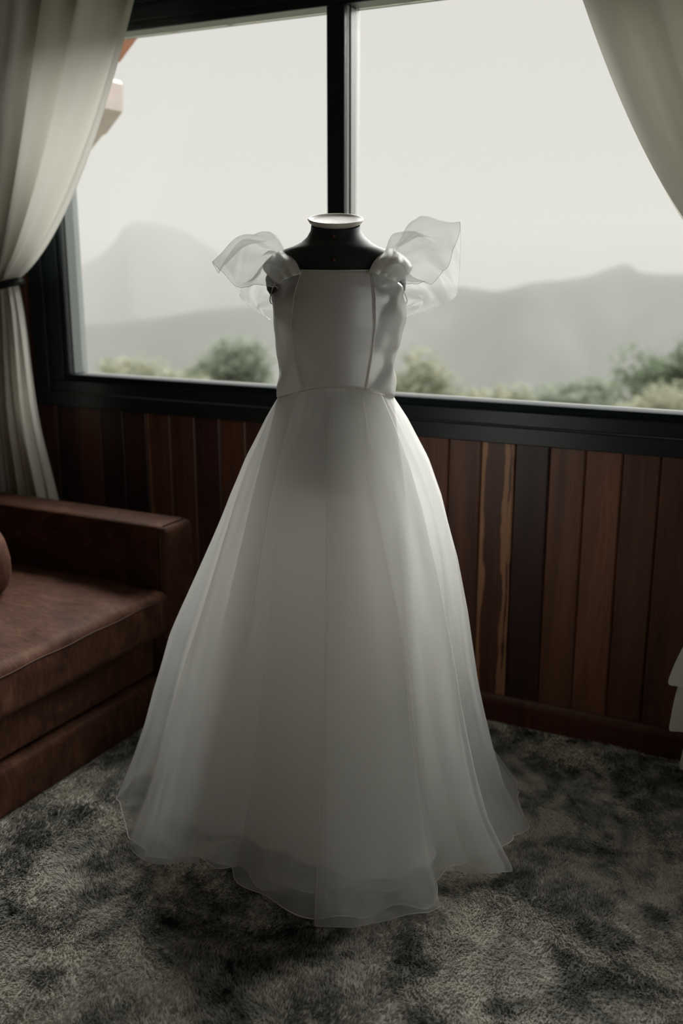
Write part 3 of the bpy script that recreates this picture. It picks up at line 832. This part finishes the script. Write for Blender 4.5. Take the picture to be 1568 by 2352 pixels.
def skirt(name, mat, scale, zhem, soft, fold, seed, nth=280, ns=64, hemline=True, gath=1.0, outline=HEM, prof=None):
    rows = []
    ph = [random.uniform(0, 6.28) for _ in range(6)]
    for s in np.linspace(0, 1, ns):
        row = []
        for k in range(nth):
            th = -math.pi + 2 * math.pi * k / nth
            w = np.array([.1335 * math.sin(th), -.098 * math.copysign(abs(math.cos(th)) ** .85, math.cos(th))]) * (1 - .02 * (1 - scale) * 10)
            Hh = hemxy(th, scale, 0, soft, outline)
            g = (1 - math.sin(th)) / 2 * np.interp(s, S_, G_L) + (1 + math.sin(th)) / 2 * np.interp(s, S_, G_R)
            if prof: g = np.interp(s, *prof)
            # local folds fade in away from the waist
            E_ = np.array([.49 * math.sin(th), -.36 * math.cos(th)]) * scale
            kf = 1 if prof else smooth((s - .02) / .55)
            Hs = E_ * (1 - kf) + Hh * kf
            P = w * (1 - g) + Hs * g
            nr = np.array([math.sin(th), -math.cos(th)])
            deg = math.degrees(th)
            d = 0
            for t0, wd, am, dr in RIDGE:
                q_ = (deg - (t0 + dr * s) + 180) % 360 - 180
                d += am * fold * math.exp(-(q_ / wd) ** 2) * smooth(s * 5) * (1 - .35 * s)
            d += gath * .0012 * math.sin(th * 46 + ph[0]) * math.exp(-s * 14) * min(1, s * 30)
            d += .007 * fold * s * math.sin(th * 13 + ph[1] + 2 * s) + .003 * fold * s * math.sin(th * 29 + ph[2])
            d += .012 * fold * smooth((s - .8) / .2) * math.sin(th * 21 + ph[3]) * .6
            P = P + nr * d
            zh = zhem + .010 * (1 + math.sin(th * 9 + ph[4])) * .5 + .006 * math.sin(th * 23 + ph[5])
            z = zbot(th) * (1 - s) + zh * s
            row.append((P[0], P[1], max(z, .0145)))
        rows.append(row)
    o = grid(name, rows, mat, dress, True)
    if hemline:
        tube('hem_edge', rows[-1][::1], .0013, M['hem'], o, 5, True)
    return o
skirt('overskirt', M['organza'], 1.0, .018, 0.0, 1.0, 1)
skirt('underskirt', M['organza'], .955, .035, .75, 1.1, 2)
skirt('lining', M['lining'], 1.0, .075, 0, .45, 3, 220, 48, False, .6, LIN, ([0, .06, .25, .56, .82, 1], [0, .05, .22, .48, .73, 1]))

def fold_panel(tA, tB, tC, tD, off, s0, zh, ph):
    """an organza fold lying over the skirt: waist angles tA..tB widening to hem angles tC..tD"""
    rows = []
    for s in np.linspace(s0, 1, 54):
        row = []
        q_ = smooth((s - s0) / (1 - s0)) * .5 + .5 * (s - s0) / (1 - s0)
        for k in range(44):
            f = k / 43
            th = math.radians((tA + (tB - tA) * f) * (1 - q_) + (tC + (tD - tC) * f) * q_)
            w = np.array([.1335 * math.sin(th), -.098 * math.copysign(abs(math.cos(th)) ** .85, math.cos(th))])
            g = (1 - math.sin(th)) / 2 * np.interp(s, S_, G_L) + (1 + math.sin(th)) / 2 * np.interp(s, S_, G_R)
            E_ = np.array([.49 * math.sin(th), -.36 * math.cos(th)]); kf = smooth((s - .02) / .55)
            P = w * (1 - g) + (E_ * (1 - kf) + hemxy(th) * kf) * g
            nr = np.array([math.sin(th), -math.cos(th)])
            d = .012 + off * smooth((s - s0) * 4) * (.35 + .65 * math.sin(math.pi * f) ** .7) + .004 * s * math.sin(f * 9 + ph)
            P = P + nr * d
            row.append((P[0], P[1], max(zbot(th) * (1 - s) + (zh + .006 * math.sin(f * 11 + ph)) * s, .0145)))
        rows.append(row)
    o = grid('organza_fold', rows, M['organza'], dress)
    edge = [r_[0] for r_ in rows] + rows[-1][1:-1] + [r_[-1] for r_ in rows[::-1]]
    tube('fold_edge', edge, .0008, M['organza'], o, 5)
fold_panel(-4, 22, -8, 26, .016, .02, .016, 0.3)
fold_panel(14, 44, 37, 66, .020, .0, .018, 1.7)
fold_panel(-62, -34, -80, -46, .014, .0, .020, 4.0)

# flutter sleeves: three rails each (armhole, crown, outer edge)
def sleeve(inner, mid, outer, seed, nu=90, nv=30):
    I, Mi, O = (catmull(np.array([dl(*p) for p in q_]), nu) for q_ in (inner, mid, outer))
    rs = np.random.default_rng(seed); ph = rs.uniform(0, 6.28, 6)
    rows = []
    for v in np.linspace(0, 1, nv):
        row = []
        for j in range(nu):
            u = j / (nu - 1)
            P = bez(I[j], 2 * Mi[j] - .5 * (I[j] + O[j]), O[j], v)
            rad = O[j] - I[j]; L = np.linalg.norm(rad) + 1e-6
            nrm = np.cross(rad / L, (I[min(j + 1, nu - 1)] - I[max(j - 1, 0)]) + 1e-6); nrm /= (np.linalg.norm(nrm) + 1e-6)
            am = .013 * math.sin(math.pi * min(1, v * 1.1)) ** .7 + .005 * v
            d = am * (math.sin(u * 26 + ph[0] + 1.5 * v) + .6 * math.sin(u * 47 + ph[1] - 3 * v) + .4 * math.sin(v * 9 + u * 12 + ph[2]))
            cr_ = 1 - abs(math.sin(u * 13 + ph[3] + 1.2 * math.sin(v * 3 + ph[4])))
            d += .018 * cr_ ** 3 * smooth(v * 2.5) * (1 - .4 * v) + .005 * (1 - abs(math.sin(u * 29 - v * 4 + ph[5]))) ** 2 * smooth(v * 3)
            row.append(P + nrm * d)
        rows.append(row)
    o = grid('flutter_sleeve', rows, M['organza_sleeve'], dress)
    tube('sleeve_edge', rows[-1], .0005, M['organza_gather'], o, 5)
    return o
sleeve([(686, 630, -.100), (668, 606, -.075), (654, 580, -.015), (650, 590, .035), (642, 640, .07), (634, 715, .075)],
       [(640, 640, -.110), (608, 590, -.09), (596, 541, -.02), (575, 560, .05), (590, 650, .085), (606, 712, .085)],
       [(636, 652, -.112), (552, 655, -.085), (488, 604, -.02), (530, 625, .06), (566, 700, .085), (628, 735, .080)], 3)
sleeve([(852, 626, -.100), (868, 604, -.075), (889, 578, -.015), (898, 592, .035), (915, 640, .07), (926, 705, .075)],
       [(905, 640, -.110), (930, 610, -.09), (935, 535, -.02), (985, 545, .04), (985, 650, .085), (960, 700, .085)],
       [(930, 655, -.112), (985, 652, -.085), (1030, 610, -.05), (1058, 514, .00), (1052, 655, .075), (1028, 698, .085), (928, 727, .080)], 5)
# gathered straps: cloth fans spreading from the shoulder seam to the bodice corner
def strap(inner, outer, seed):
    I = catmull(np.array([dl(*p) for p in inner]), 30); O = catmull(np.array([dl(*p) for p in outer]), 30); rows = []
    for i in range(30):
        t = i / 29; row = []
        for k in range(40):
            v = k / 39
            P = I[i] * (1 - v) + O[i] * v
            bulge = math.sin(math.pi * v) ** .6 * np.interp(t, [0, .3, .6, 1], [.006, .022, .024, .006])
            rip = .0035 * math.sin(math.pi * v) * math.sin(v * 17 + seed + t * 1.5) * np.interp(t, [0, .2, 1], [.4, 1, .8])
            row.append(P + np.array([0, -1, .25]) * (bulge + rip))
        rows.append(row)
    o = grid('gathered_strap', rows, M['organza_gather'], dress)
    sm = o.modifiers.new('thickness', 'SOLIDIFY'); sm.thickness = .004
strap([(650, 576, .03), (660, 580, -.02), (680, 602, -.075), (691, 627, -.103)], [(648, 577, .03), (615, 596, -.02), (604, 618, -.06), (635, 652, -.092)], 1)
strap([(891, 576, .03), (884, 580, -.02), (862, 602, -.075), (849, 626, -.103)], [(894, 577, .03), (926, 594, -.02), (942, 618, -.06), (908, 650, -.092)], 4)
